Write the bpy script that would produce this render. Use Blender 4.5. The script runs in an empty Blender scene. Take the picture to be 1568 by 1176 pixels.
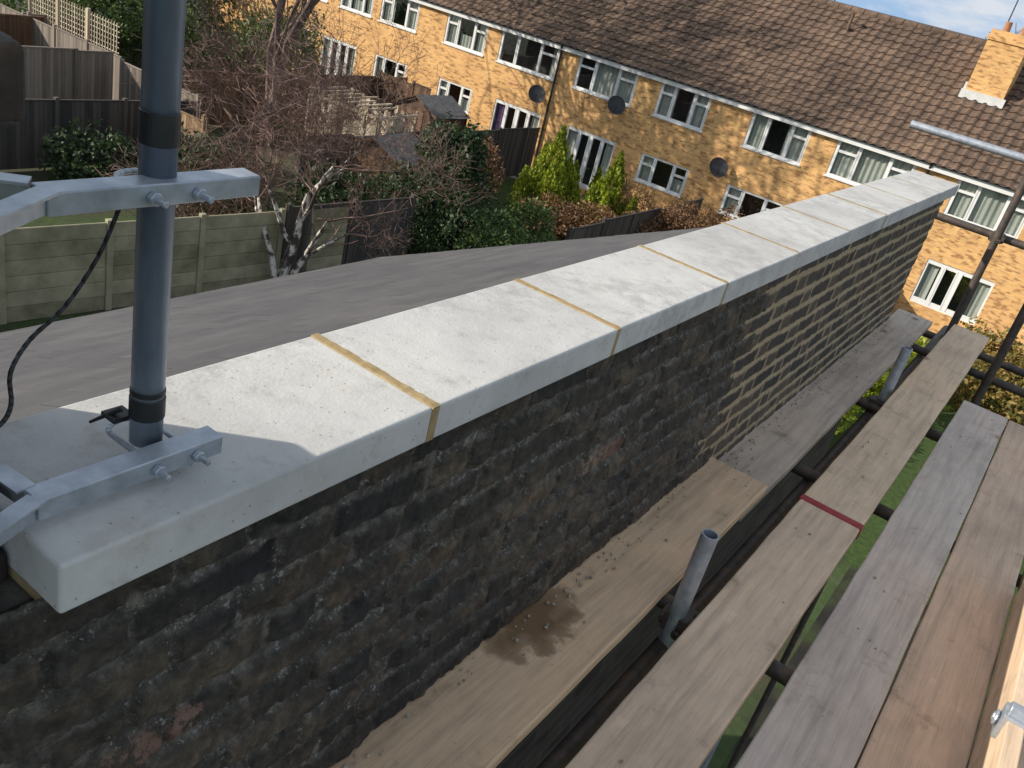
import bpy, math, random
import numpy as np
from mathutils import Vector, Matrix
random.seed(7); rng=np.random.default_rng(7)
S=bpy.context.scene
# ------------------------------------------------------------ materials
def newmat(name):
    m=bpy.data.materials.new(name); m.use_nodes=True
    nt=m.node_tree; b=nt.nodes['Principled BSDF']; return m,nt,b
def nd(nt,t,**k):
    n=nt.nodes.new(t)
    for a,v in k.items():
        if a in n.inputs.keys(): n.inputs[a].default_value=v
        else: setattr(n,a,v)
    return n
def c4(c): return (c[0],c[1],c[2],1)
def ramp(nt,fac,stops):
    r=nt.nodes.new('ShaderNodeValToRGB'); e=r.color_ramp.elements
    while len(e)<len(stops): e.new(0.5)
    for i,(p,c) in enumerate(stops): e[i].position=p; e[i].color=c4(c)
    nt.links.new(fac,r.inputs['Fac']); return r.outputs['Color']
def coords(nt,scale=(1,1,1),kind='Object',rot=(0,0,0)):
    t=nt.nodes.new('ShaderNodeTexCoord'); m=nt.nodes.new('ShaderNodeMapping')
    m.inputs['Scale'].default_value=scale; m.inputs['Rotation'].default_value=rot
    nt.links.new(t.outputs[kind],m.inputs['Vector']); return m.outputs['Vector']
def noise(nt,vec,scale,detail=6,rough=.6):
    n=nd(nt,'ShaderNodeTexNoise'); n.inputs['Scale'].default_value=scale
    n.inputs['Detail'].default_value=detail; n.inputs['Roughness'].default_value=rough
    nt.links.new(vec,n.inputs['Vector']); return n.outputs['Fac']
def mix(nt,fac,a,b,mode='MIX'):
    m=nt.nodes.new('ShaderNodeMix'); m.data_type='RGBA'; m.blend_type=mode
    ins=[m.inputs[0],m.inputs[6],m.inputs[7]]
    for s,v in zip(ins,(fac,a,b)):
        if hasattr(v,'is_output'): nt.links.new(v,s)
        elif isinstance(v,(int,float)): s.default_value=v
        else: s.default_value=c4(v)
    return m.outputs[2]
def math_(nt,op,a,b=0.5,clamp=False):
    m=nt.nodes.new('ShaderNodeMath'); m.operation=op; m.use_clamp=clamp
    for s,v in zip(m.inputs[:2],(a,b)):
        if hasattr(v,'is_output'): nt.links.new(v,s)
        else: s.default_value=v
    return m.outputs[0]
def bump(nt,b,h,strength=.3,dist=.01):
    n=nt.nodes.new('ShaderNodeBump'); n.inputs['Strength'].default_value=strength; n.inputs['Distance'].default_value=dist
    nt.links.new(h,n.inputs['Height']); nt.links.new(n.outputs['Normal'],b.inputs['Normal'])
def attr(nt,name='rnd'):
    a=nt.nodes.new('ShaderNodeAttribute'); a.attribute_name=name; return a.outputs['Fac']
def nmat(name,stops,scale=5,rough=.8,bs=.3,bd=.01,stretch=(1,1,1),metal=0,rnd=0,detail=6,rot=(0,0,0)):
    m,nt,b=newmat(name); v=coords(nt,stretch,rot=rot); f=noise(nt,v,scale,detail)
    g=f
    if rnd:
        f=math_(nt,'ADD',math_(nt,'MULTIPLY',f,1-rnd),math_(nt,'MULTIPLY',attr(nt),rnd))
    nt.links.new(ramp(nt,f,stops),b.inputs['Base Color'])
    b.inputs['Roughness'].default_value=rough; b.inputs['Metallic'].default_value=metal
    if bs: bump(nt,b,g,bs,bd)
    return m
def leafmat(name,dark,light,trans=.25):
    m,nt,b=newmat(name)
    v=coords(nt); f=noise(nt,v,1.3,3)
    f=math_(nt,'ADD',math_(nt,'MULTIPLY',f,.6),math_(nt,'MULTIPLY',attr(nt),.5))
    col=ramp(nt,f,[(.25,dark),(.8,light)])
    nt.links.new(col,b.inputs['Base Color']); b.inputs['Roughness'].default_value=.55
    t=nd(nt,'ShaderNodeBsdfTranslucent'); nt.links.new(col,t.inputs['Color'])
    ms=nt.nodes.new('ShaderNodeMixShader'); ms.inputs[0].default_value=trans
    nt.links.new(b.outputs[0],ms.inputs[1]); nt.links.new(t.outputs[0],ms.inputs[2])
    nt.links.new(ms.outputs[0],nt.nodes['Material Output'].inputs['Surface']); return m
# ------------------------------------------------------------ mesh builder
class MB:
    def __init__(s): s.v=[];s.f=[];s.m=[];s.r=[]
    def quad(s,a,b,c,d,mi=0,r=None):
        n=len(s.v); s.v+=[tuple(a),tuple(b),tuple(c),tuple(d)]; s.f.append((n,n+1,n+2,n+3)); s.m.append(mi); s.r.append(random.random() if r is None else r)
    def box(s,lo,hi,mi=0,r=None,M=None,skip=()):
        r=random.random() if r is None else r
        n=len(s.v)
        P=[(x,y,z) for z in (lo[2],hi[2]) for y in (lo[1],hi[1]) for x in (lo[0],hi[0])]
        if M is not None: P=[tuple(M@Vector(p)) for p in P]
        s.v+=P
        for f in ((0,2,3,1),(4,5,7,6),(0,1,5,4),(2,6,7,3),(0,4,6,2),(1,3,7,5)):
            s.f.append(tuple(n+i for i in f)); s.m.append(mi); s.r.append(r)
    def tube(s,p0,p1,r0,r1=None,n=8,mi=0,caps=True,r=None):
        r1=r0 if r1 is None else r1
        p0=Vector(p0);p1=Vector(p1);d=(p1-p0)
        if d.length<1e-6: return
        d.normalize(); u=d.orthogonal().normalized(); w=d.cross(u)
        k=len(s.v); rr=random.random() if r is None else r
        for p,q in ((p0,r0),(p1,r1)):
            for i in range(n):
                a=2*math.pi*i/n; s.v.append(tuple(p+u*(math.cos(a)*q)+w*(math.sin(a)*q)))
        for i in range(n):
            j=(i+1)%n; s.f.append((k+i,k+j,k+n+j,k+n+i)); s.m.append(mi); s.r.append(rr)
        if caps:
            s.f.append(tuple(k+i for i in reversed(range(n)))); s.m.append(mi); s.r.append(rr)
            s.f.append(tuple(k+n+i for i in range(n))); s.m.append(mi); s.r.append(rr)
    def path(s,pts,r,n=8,mi=0):
        for a,b in zip(pts[:-1],pts[1:]): s.tube(a,b,r,r,n,mi)
    def done(s,name,mats,parent=None,smooth=False,bevel=0,seg=2):
        me=bpy.data.meshes.new(name); me.from_pydata(s.v,[],s.f); 
        for m in mats: me.materials.append(m)
        me.polygons.foreach_set('material_index',s.m)
        if smooth: me.polygons.foreach_set('use_smooth',[True]*len(s.f))
        a=me.attributes.new('rnd','FLOAT','FACE'); a.data.foreach_set('value',s.r)
        me.update(); o=bpy.data.objects.new(name,me); S.collection.objects.link(o)
        if bevel:
            b=o.modifiers.new('bevel','BEVEL'); b.width=bevel; b.segments=seg; b.limit_method='ANGLE'; b.angle_limit=math.radians(40)
        if parent: o.parent=parent
        return o
def empty(name):
    o=bpy.data.objects.new(name,None); S.collection.objects.link(o); return o
# ------------------------------------------------------------ material set
M={}
def concrete():
    m,nt,b=newmat('coping_concrete'); v=coords(nt)
    n1=noise(nt,v,2.6,5,.55); n2=noise(nt,v,18,9,.75); n3=noise(nt,v,160,2)
    a=ramp(nt,n1,[(.33,(.50,.49,.47)),(.45,(.58,.57,.55)),(.55,(.615,.605,.58)),(.66,(.64,.63,.60))])
    c=ramp(nt,n2,[(.3,(.66,.64,.60)),(.44,(.93,.93,.93)),(.6,(1,1,1)),(.7,(1.07,1.07,1.07))])
    col=mix(nt,.8,a,c,'MULTIPLY')
    n5=noise(nt,v,1.5,3); n6=noise(nt,v,13,8,.82)
    blot=math_(nt,'MULTIPLY',ramp(nt,n5,[(.46,(0,0,0)),(.56,(1,1,1))]),ramp(nt,n6,[(.46,(0,0,0)),(.58,(.6,.6,.6))]))
    col=mix(nt,blot,col,(.36,.355,.345))
    n7=noise(nt,v,5,6,.7); col=mix(nt,ramp(nt,n7,[(.6,(0,0,0)),(.72,(.35,.35,.35))]),col,(.42,.36,.27))
    vo=nd(nt,'ShaderNodeTexVoronoi'); vo.inputs['Scale'].default_value=60; nt.links.new(v,vo.inputs['Vector'])
    pit=math_(nt,'LESS_THAN',vo.outputs['Distance'],.11)
    gate=math_(nt,'GREATER_THAN',noise(nt,v,9,2),.45)
    pit=math_(nt,'MULTIPLY',pit,gate)
    col=mix(nt,math_(nt,'MULTIPLY',pit,.6),col,(.22,.2,.17))
    nt.links.new(col,b.inputs['Base Color']); b.inputs['Roughness'].default_value=.9
    h=math_(nt,'SUBTRACT',math_(nt,'ADD',n2,math_(nt,'MULTIPLY',n3,.35)),pit); bump(nt,b,h,.6,.003)
    return m
M['cop']=concrete()
M['mortar_buff']=nmat('buff_mortar',[(.3,(.28,.20,.095)),(.7,(.44,.33,.17))],30,.95,.6,.004)
def wallmat():
    m,nt,b=newmat('weathered_stock_brick'); v=coords(nt)
    new=attr(nt,'newp'); mo=attr(nt,'mort'); rn=attr(nt,'rnd'); spl=attr(nt,'spall')
    n5=noise(nt,v,5,7,.7); n28=noise(nt,v,32,9,.8); n70=noise(nt,v,85,5,.8); nL=noise(nt,coords(nt,(1,.6,1.3)),2.3,4,.6)
    f=math_(nt,'ADD',math_(nt,'MULTIPLY',n5,.72),math_(nt,'MULTIPLY',rn,.28))
    tar=ramp(nt,f,[(.32,(.016,.016,.018)),(.5,(.03,.027,.025)),(.62,(.062,.05,.038)),(.74,(.11,.08,.055))])
    sooty=ramp(nt,f,[(.32,(.038,.034,.026)),(.5,(.066,.056,.042)),(.62,(.105,.085,.06)),(.74,(.15,.11,.075))])
    tar=mix(nt,ramp(nt,nL,[(.42,(0,0,0)),(.56,(1,1,1))]),tar,sooty)
    tar=mix(nt,.8,tar,ramp(nt,n28,[(.36,(.3,.3,.3)),(.5,(.95,.95,.95)),(.64,(2.2,2.05,1.9))]),'MULTIPLY')
    tm=ramp(nt,n28,[(.36,(.03,.027,.023)),(.5,(.095,.086,.07)),(.62,(.22,.20,.165))])
    old=mix(nt,mo,tar,tm)
    old=mix(nt,math_(nt,'MULTIPLY',spl,math_(nt,'GREATER_THAN',n28,.5)),old,ramp(nt,n5,[(.4,(.17,.08,.055)),(.6,(.30,.22,.17))]))
    sp=math_(nt,'GREATER_THAN',math_(nt,'ADD',n70,math_(nt,'MULTIPLY',mo,.09)),.665); gate=math_(nt,'GREATER_THAN',noise(nt,v,6,5,.7),.48)
    old=mix(nt,math_(nt,'MULTIPLY',math_(nt,'MULTIPLY',sp,gate),.8),old,(.38,.37,.35))
    nb=ramp(nt,f,[(.35,(.04,.036,.038)),(.5,(.075,.062,.052)),(.62,(.11,.088,.068)),(.75,(.16,.11,.08))])
    nb=mix(nt,.6,nb,ramp(nt,n28,[(.35,(.4,.4,.4)),(.62,(1.4,1.35,1.3))]),'MULTIPLY')
    nm_=ramp(nt,n28,[(.3,(.34,.26,.15)),(.65,(.54,.43,.27))])
    newc=mix(nt,mo,nb,nm_)
    col=mix(nt,new,old,newc)
    nt.links.new(col,b.inputs['Base Color'])
    nt.links.new(ramp(nt,n5,[(.35,(.6,.6,.6)),(.6,(.95,.95,.95))]),b.inputs['Roughness'])
    bump(nt,b,math_(nt,'ADD',n28,math_(nt,'MULTIPLY',n70,.5)),.9,.007); return m
M['wall']=wallmat()
M['tarbrick']=nmat('tarred_brick',[(.3,(.02,.016,.014)),(.5,(.05,.037,.028)),(.66,(.11,.07,.045))],14,.9,1,.012,rnd=.3,detail=9)
M['tarmortar']=nmat('old_mortar',[(.3,(.035,.033,.03)),(.7,(.12,.11,.095))],30,.9,.8)
def facade(name,c1,c2,mort,var=.5,axis=0):
    m,nt,b=newmat(name)
    t=nt.nodes.new('ShaderNodeTexCoord'); sx=nt.nodes.new('ShaderNodeSeparateXYZ'); cb=nt.nodes.new('ShaderNodeCombineXYZ')
    nt.links.new(t.outputs['Object'],sx.inputs[0])
    if axis==2:
        s=math_(nt,'ADD',sx.outputs[0],sx.outputs[1]); nt.links.new(s,cb.inputs[0])
    else: nt.links.new(sx.outputs[axis],cb.inputs[0])
    nt.links.new(sx.outputs[2],cb.inputs[1])
    br=nd(nt,'ShaderNodeTexBrick'); br.inputs['Scale'].default_value=1; br.inputs['Brick Width'].default_value=.225; br.inputs['Row Height'].default_value=.075
    br.inputs['Mortar Size'].default_value=.007; br.inputs['Color1'].default_value=c4(c1); br.inputs['Color2'].default_value=c4(c2); br.inputs['Mortar'].default_value=c4(mort); br.inputs['Bias'].default_value=0
    nt.links.new(cb.outputs[0],br.inputs['Vector'])
    n=noise(nt,coords(nt),.9,7,.7); n2=noise(nt,coords(nt,(4.4,4.4,13.3)),1,1)
    col=mix(nt,var,br.outputs['Color'],ramp(nt,n,[(.3,(.55,.47,.42)),(.5,(.95,.92,.9)),(.62,(1.1,1.1,1.1))]),'MULTIPLY')
    col=mix(nt,.75,col,ramp(nt,n2,[(.33,(.42,.33,.27)),(.47,(1,1,1)),(.7,(1.15,1.1,1))]),'MULTIPLY')
    nt.links.new(col,b.inputs['Base Color']); b.inputs['Roughness'].default_value=.9
    bump(nt,b,br.outputs['Fac'],-.4,.006); return m
M['buff']=facade('buff_facade_brick',(.84,.50,.19),(.68,.375,.145),(.58,.43,.25))
M['lowbrick']=facade('house_stock_brick',(.06,.048,.038),(.035,.03,.026),(.08,.07,.06),axis=2)
def wood(name,base,dark,knots=True,stain=None,seed=0):
    m,nt,b=newmat(name)
    def cs(sc): 
        t=nt.nodes.new('ShaderNodeTexCoord'); mp=nt.nodes.new('ShaderNodeMapping'); mp.inputs['Scale'].default_value=sc; mp.inputs['Location'].default_value=(seed*3.1,seed*1.7,seed)
        nt.links.new(t.outputs['Object'],mp.inputs[0]); return mp.outputs[0]
    n=noise(nt,cs((1,.06,1)),38,8,.6); n1=noise(nt,cs((1,.5,1)),3.2,5,.65); fine=noise(nt,cs((1,.03,1)),300,3); n6=noise(nt,cs((1,1,1)),7,8,.7)
    col=ramp(nt,n,[(.28,dark),(.52,base),(.75,tuple(min(1,x*1.12) for x in base))])
    col=mix(nt,.6,col,ramp(nt,n1,[(.32,(.70,.68,.67)),(.5,(1,1,1)),(.68,(1.14,1.06,.98))]),'MULTIPLY')
    col=mix(nt,.2,col,ramp(nt,fine,[(.35,(.45,.42,.4)),(.55,(1,1,1))]),'MULTIPLY')
    if knots:
        vo=nd(nt,'ShaderNodeTexVoronoi'); vo.inputs['Scale'].default_value=4.6; vo.inputs['Randomness'].default_value=1
        nt.links.new(cs((1,.62,.0)),vo.inputs['Vector'])
        dd=math_(nt,'ADD',vo.outputs['Distance'],math_(nt,'MULTIPLY',math_(nt,'SUBTRACT',n6,.5),.12))
        k=ramp(nt,dd,[(0.0,(.22,.14,.09)),(.06,(.40,.28,.19)),(.085,(.8,.75,.7)),(.15,(1,1,1))])
        col=mix(nt,.85,col,k,'MULTIPLY')
    col=mix(nt,.8,col,ramp(nt,n6,[(.28,(.5,.48,.46)),(.42,(.93,.93,.93)),(.6,(1,1,1)),(.72,(1.2,1.2,1.2))]),'MULTIPLY')
    # pale plaster / mortar dust scuffs
    n8=noise(nt,cs((1,.55,1)),26,8,.8); col=mix(nt,ramp(nt,n8,[(.6,(0,0,0)),(.7,(.4,.4,.4))]),col,(.62,.58,.52))
    if stain:
        g=nd(nt,'ShaderNodeTexGradient',gradient_type='SPHERICAL'); t=nt.nodes.new('ShaderNodeTexCoord')
        mp=nt.nodes.new('ShaderNodeMapping'); mp.vector_type='TEXTURE'; mp.inputs['Location'].default_value=stain; mp.inputs['Scale'].default_value=(.13,.24,1)
        vn=nd(nt,'ShaderNodeTexNoise'); vn.inputs['Scale'].default_value=16; vn.inputs['Detail'].default_value=5; nt.links.new(t.outputs['Object'],vn.inputs['Vector'])
        w=nt.nodes.new('ShaderNodeVectorMath'); w.operation='MULTIPLY_ADD'; w.inputs[1].default_value=(.2,.2,0); nt.links.new(vn.outputs['Color'],w.inputs[0]); nt.links.new(t.outputs['Object'],w.inputs[2])
        w2=nt.nodes.new('ShaderNodeVectorMath'); w2.operation='SUBTRACT'; w2.inputs[1].default_value=(.1,.1,0); nt.links.new(w.outputs[0],w2.inputs[0])
        nt.links.new(w2.outputs[0],mp.inputs['Vector']); nt.links.new(mp.outputs[0],g.inputs[0])
        f=ramp(nt,g.outputs['Fac'],[(.22,(0,0,0)),(.36,(.6,.6,.6)),(.7,(.88,.88,.88))])
        col=mix(nt,f,col,(.15,.08,.03))
    nt.links.new(col,b.inputs['Base Color']); b.inputs['Roughness'].default_value=.75
    bump(nt,b,math_(nt,'ADD',math_(nt,'ADD',n,n6),math_(nt,'MULTIPLY',fine,.4)),.4,.003); return m
M['bt1']=wood('board_tan_wood',(.80,.57,.37),(.56,.39,.26),stain=(-.665,1.62,6.313))
M['bt2']=wood('board_pale_wood',(.84,.63,.45),(.62,.46,.33),seed=1)
M['bt2b']=wood('board_honey_wood',(.86,.64,.44),(.66,.48,.33),seed=2)
M['bt3']=wood('board_grey_wood',(.70,.58,.49),(.52,.43,.37),seed=3)
M['bt3b']=wood('board_weathered_wood',(.66,.54,.44),(.46,.38,.31),seed=4)
M['bt4']=wood('board_pink_wood',(.74,.53,.38),(.55,.40,.29),seed=5)
M['galv']=nmat('galvanised_steel',[(.3,(.32,.35,.39)),(.7,(.56,.60,.66))],26,.42,.15,.002,metal=.5)
M['mast']=nmat('mast_steel',[(.3,(.12,.15,.20)),(.5,(.21,.26,.33)),(.7,(.40,.46,.54))],11,.40,.1,.002,(1,1,.3),metal=.45)
M['rust']=nmat('rusty_steel',[(.35,(.07,.06,.055)),(.6,(.13,.10,.08)),(.8,(.25,.12,.05))],22,.6,.3,.003,metal=.4)
M['black']=nmat('black_rubber',[(.3,(.012,.012,.013)),(.7,(.03,.03,.03))],20,.5,.1)
M['red']=nmat('red_paint',[(.3,(.28,.02,.025)),(.7,(.46,.045,.05))],30,.6,.3,.002)
M['white']=nmat('white_upvc',[(.3,(.76,.76,.74)),(.7,(.84,.84,.82))],3,.4,0)
M['gutter']=nmat('black_gutter',[(.3,(.02,.02,.02)),(.7,(.04,.035,.03))],5,.5,0)
def slatem():
    m,nt,b=newmat('roof_slate'); v=coords(nt,(1,.6,1)); n=noise(nt,v,11,8,.7); n2=noise(nt,coords(nt),.9,4); st=noise(nt,coords(nt,(1,.05,1)),60,3)
    f=math_(nt,'ADD',math_(nt,'MULTIPLY',n,.75),math_(nt,'MULTIPLY',attr(nt),.25))
    col=ramp(nt,f,[(.25,(.064,.061,.062)),(.5,(.084,.08,.081)),(.75,(.11,.105,.104))])
    col=mix(nt,.5,col,ramp(nt,n2,[(.35,(.8,.8,.82)),(.65,(1.2,1.18,1.15))]),'MULTIPLY')
    col=mix(nt,math_(nt,'MULTIPLY',math_(nt,'GREATER_THAN',st,.72),.45),col,(.26,.25,.22))
    nt.links.new(col,b.inputs['Base Color']); b.inputs['Roughness'].default_value=.75; bump(nt,b,n,.35,.004); return m
M['slate']=slatem()
def tiles():
    m,nt,b=newmat('terrace_roof_tile'); v=coords(nt)
    n=noise(nt,v,.55,5,.6); n2=noise(nt,coords(nt,(3.33,3.2,3.2)),1,2); n3=noise(nt,v,9,5)
    col=ramp(nt,math_(nt,'ADD',math_(nt,'MULTIPLY',n2,.45),math_(nt,'MULTIPLY',n,.55)),[(.3,(.065,.045,.035)),(.5,(.145,.096,.067)),(.7,(.25,.165,.11))])
    col=mix(nt,.6,col,ramp(nt,n3,[(.3,(.45,.42,.4)),(.6,(1.1,1.1,1.1))]),'MULTIPLY')
    nt.links.new(col,b.inputs['Base Color']); b.inputs['Roughness'].default_value=.9; return m
M['tile']=tiles()
def glass():
    m,nt,b=newmat('window_glass')
    nt.nodes.remove(b); g=nd(nt,'ShaderNodeBsdfGlossy'); g.inputs['Roughness'].default_value=.02; g.inputs['Color'].default_value=(.9,.95,1,1)
    t=nd(nt,'ShaderNodeBsdfTransparent'); t.inputs['Color'].default_value=(.88,.9,.89,1)
    ms=nt.nodes.new('ShaderNodeMixShader'); ms.inputs[0].default_value=.16
    nt.links.new(t.outputs[0],ms.inputs[1]); nt.links.new(g.outputs[0],ms.inputs[2])
    nt.links.new(ms.outputs[0],nt.nodes['Material Output'].inputs['Surface']); return m
M['glass']=glass()
M['room']=nmat('dark_interior',[(.3,(.03,.03,.032)),(.7,(.11,.10,.09))],1.2,.9,0)
M['curt']=nmat('net_curtain',[(.3,(.38,.41,.37)),(.7,(.58,.60,.54))],6,.9,0,stretch=(1,1,.1))
M['curt2']=nmat('purple_curtain',[(.3,(.10,.05,.14)),(.7,(.2,.12,.25))],6,.9,0)
M['bark']=nmat('bare_bark',[(.3,(.07,.05,.042)),(.7,(.19,.135,.11))],6,.85,.4,.01,rnd=.4)
M['twig']=nmat('bare_twigs',[(.3,(.12,.07,.06)),(.7,(.30,.19,.15))],3,.8,0,rnd=.6)
def birch():
    m,nt,b=newmat('pale_peeling_bark'); v=coords(nt,(1,1,.7)); n=noise(nt,v,6,6,.7)
    nt.links.new(ramp(nt,n,[(.44,(.06,.045,.035)),(.5,(.25,.2,.17)),(.55,(.66,.62,.56))]),b.inputs['Base Color']); b.inputs['Roughness'].default_value=.85
    bump(nt,b,n,.6,.02); return m
M['birch']=birch()
M['ivy']=leafmat('ivy_leaves',(.008,.022,.009),(.055,.10,.03))
M['green']=leafmat('shrub_leaves',(.022,.05,.012),(.14,.21,.05))
M['lime']=leafmat('golden_conifer_leaves',(.10,.15,.008),(.44,.50,.04),.35)
M['brown']=leafmat('russet_shrub_leaves',(.08,.04,.02),(.34,.19,.09))
M['hedge']=leafmat('photinia_hedge_leaves',(.06,.09,.012),(.34,.22,.06))
M['fbrown']=nmat('brown_fence_wood',[(.3,(.085,.05,.03)),(.7,(.20,.115,.068))],5,.9,.3,.004,(3,3,.3),rnd=.5)
M['fgrey']=nmat('weathered_fence_wood',[(.3,(.16,.135,.11)),(.7,(.30,.25,.21))],5,.9,.3,.004,(3,3,.3),rnd=.5)
M['fdark']=nmat('dark_fence_wood',[(.3,(.045,.042,.04)),(.7,(.11,.095,.085))],5,.9,.3,.004,(3,3,.3),rnd=.5)
M['ftan']=nmat('tan_fence_wood',[(.3,(.24,.15,.08)),(.7,(.42,.28,.16))],5,.9,.3,.004,(3,3,.3),rnd=.5)
M['fcream']=nmat('bleached_wood',[(.3,(.34,.28,.20)),(.7,(.68,.58,.44))],5,.9,.3,.004,(3,3,.3),rnd=.5)
M['conc']=nmat('fence_concrete',[(.3,(.18,.165,.10)),(.7,(.42,.38,.26))],2.5,.95,.4,.01,rnd=.2)
M['felt']=nmat('roof_felt',[(.3,(.10,.10,.10)),(.7,(.2,.2,.2))],7,.9,.3)
M['pot']=nmat('clay_pot',[(.3,(.3,.14,.07)),(.7,(.42,.22,.12))],7,.9,.2)
M['lead']=nmat('white_flashing',[(.3,(.55,.55,.53)),(.7,(.75,.75,.73))],7,.6,.1)
M['dish']=nmat('dish_grey',[(.3,(.022,.022,.025)),(.7,(.045,.045,.05))],7,.6,.0)
M['crumb']=nmat('mortar_crumbs',[(.3,(.25,.22,.17)),(.7,(.5,.46,.38))],40,.95,0)
def groundmat():
    m,nt,b=newmat('garden_ground'); v=coords(nt)
    n=noise(nt,v,.28,4,.55); n2=noise(nt,v,6,8,.75)
    col=ramp(nt,n,[(.38,(.07,.055,.035)),(.47,(.05,.075,.022)),(.56,(.06,.10,.025)),(.66,(.11,.095,.065))])
    col=mix(nt,.6,col,ramp(nt,n2,[(.3,(.4,.4,.4)),(.7,(1.3,1.3,1.3))]),'MULTIPLY')
    nt.links.new(col,b.inputs['Base Color']); b.inputs['Roughness'].default_value=.95; bump(nt,b,n2,.8,.05); return m
M['ground']=groundmat()
M['grass']=nmat('lawn_grass',[(.3,(.02,.045,.008)),(.7,(.06,.10,.012))],9,.9,.8,.03,detail=9)
M['soil']=nmat('bare_soil',[(.38,(.014,.012,.009)),(.5,(.026,.026,.014)),(.62,(.035,.055,.012))],1.6,.95,.8,.03,detail=9)
M['pave']=nmat('patio_paving',[(.3,(.2,.18,.15)),(.7,(.34,.31,.27))],5,.9,.2)
# ------------------------------------------------------------ constants
CZ=7.8; TOP=CZ-.656; BRD=CZ-1.487; XF=-.666; XB=-.9395; Y0=.99
# ------------------------------------------------------------ ground
g=MB(); g.quad((-300,-150,0),(300,-150,0),(300,400,0),(-300,400,0)); g.done('ground',[M['ground']])
def sheet(name,x0,y0,x1,y1,z,mt):
    m=MB(); m.quad((x0,y0,z),(x1,y0,z),(x1,y1,z),(x0,y1,z)); return m.done(name,[mt])
sheet('lawn',-17.3,19,-14.6,27.4,.004,M['grass']); sheet('lawn',-4,14,8,27,.004,M['grass']); sheet('flower_bed',-.6,-3,12,13.99,.004,M['soil']); sheet('lawn',-24.6,6,-21.8,16,.004,M['grass'])
sheet('patio',-31,27.6,12,28.98,.008,M['pave'])
# ------------------------------------------------------------ parapet wall
par=empty('parapet_wall')
YE=5.79
joints=[Y0+.6*k for k in range(9)]; ed=[.39]+joints[:-1]+[YE]
sl=MB()
for i,(a,b) in enumerate(zip(ed[:-1],ed[1:])):
    if b-a<.05: continue
    g=.0065
    dz=random.uniform(-.0012,.001); dx=random.uniform(-.003,.003); dr=random.uniform(-.002,.002)
    n0=len(sl.v); sl.box((XB+dx,a+(g if i else 0),TOP-.065+dz),(XF+dx,b-(g if i<len(ed)-2 else 0),TOP+dz))
    for q in range(n0,n0+8):
        x_,y_,z_=sl.v[q]; sl.v[q]=(x_+(dr if y_>(a+b)/2 else 0)+random.uniform(-.0008,.0008),y_+random.uniform(-.0012,.0012),z_+random.uniform(-.0006,.0006))
o=sl.done('coping_stones',[M['cop']],par,bevel=.005,seg=3)
jm=MB()
for y in ed[1:-1]:
    n=30; xa,xb=XB-.001,XF-.001; prev=None
    for k in range(n+1):
        x_=xa+(xb-xa)*k/n; w0=.0075+random.uniform(-.001,.0016); w1=.0075+random.uniform(-.001,.0016); zt=TOP+.0006+random.uniform(-.0004,.0006)
        if k==n: zt-=.002
        cur=[(x_,y-w0-.003,TOP-.003),(x_,y-w0,zt),(x_,y+w1,zt),(x_,y+w1+.003,TOP-.003)]
        if prev:
            for i in range(3): jm.quad(prev[i],cur[i],cur[i+1],prev[i+1],r=.5)
        prev=cur
    jm.box((xa+.003,y-.009,TOP-.064),(xb-.0005,y+.009,TOP-.0035))
jm.box((XB+.03,.39,TOP-.078),(XF-.04,YE-.01,TOP-.066))
jm.done('coping_mortar',[M['mortar_buff']],par)
WX=-.703; CH=.0765
def vnoise(y,z,sc,seed):
    g_=np.random.default_rng(seed).random((256,256)); u=y*sc+37.3; v=z*sc+11.7
    i=np.floor(u).astype(int); j=np.floor(v).astype(int); fu=u-i; fv=v-j; fu=fu*fu*(3-2*fu); fv=fv*fv*(3-2*fv)
    i&=255;j&=255;i1=(i+1)&255;j1=(j+1)&255
    return g_[i,j]*(1-fu)*(1-fv)+g_[i1,j]*fu*(1-fv)+g_[i,j1]*(1-fu)*fv+g_[i1,j1]*fu*fv
ys=np.concatenate([np.arange(.30,2.0,.0034),np.arange(2.0,2.9,.0048),np.arange(2.9,YE-.028,.007)]); zs_=np.arange(5.95,TOP-.067,.0040)
Yg,Zg=np.meshgrid(ys,zs_,indexing='ij')
wy=Yg+.010*(vnoise(Yg,Zg,18,1)-.5)+.007*(vnoise(Yg,Zg,60,2)-.5); wz=Zg+.010*(vnoise(Yg,Zg,7,3)-.5)+.008*(vnoise(Yg,Zg,55,4)-.5)
q=(TOP-.070-wz)/CH; c=np.floor(q).astype(int); fz=(q-c)*CH
yb=2.70+np.where(c%2==0,0,.11)-.03*(c%3); newp=(wy>yb)
per=.3375; u=(wy+np.where(c%2==0,0,.169))/per; k=np.floor(u).astype(int); fu=(u-k)*per
hd=fu>.225; lo=np.where(hd,.225,0); hi=np.where(hd,per,.225)
dy_=np.minimum(fu-lo,hi-fu); dz_=np.minimum(fz,CH-fz)
gapz=np.where(newp,.0095,.0075+.006*(vnoise(Yg,Zg,24,5)-.4)); gapy=np.where(newp,.007,.0045+.006*(vnoise(Yg,Zg,24,15)-.4))
d_=np.minimum(dy_-gapy,dz_-gapz)
mask=np.clip(d_/.005,0,1); mask=mask*mask*(3-2*mask)
hid=((c*7919+k*104729+hd*1299709)%997)/997.
prn=np.where(newp,.003+.003*hid,.007+.006*hid); 
rough=.003*(vnoise(Yg,Zg,70,6)-.5)+.005*(vnoise(Yg,Zg,26,7)-.5)+.003*(vnoise(Yg,Zg,150,8)-.5)
chip=np.clip(vnoise(Yg,Zg,19,9)-.68,0,1)*.05
cover=np.clip((vnoise(Yg,Zg,4.5,31)*.6+vnoise(Yg,Zg,13,32)*.4-.56)*4,0,.8)*np.where(newp,0,1)
base=mask*(prn-np.where(newp,.3,1)*chip)
base=base*(1-.75*cover)+cover*.0045
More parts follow.
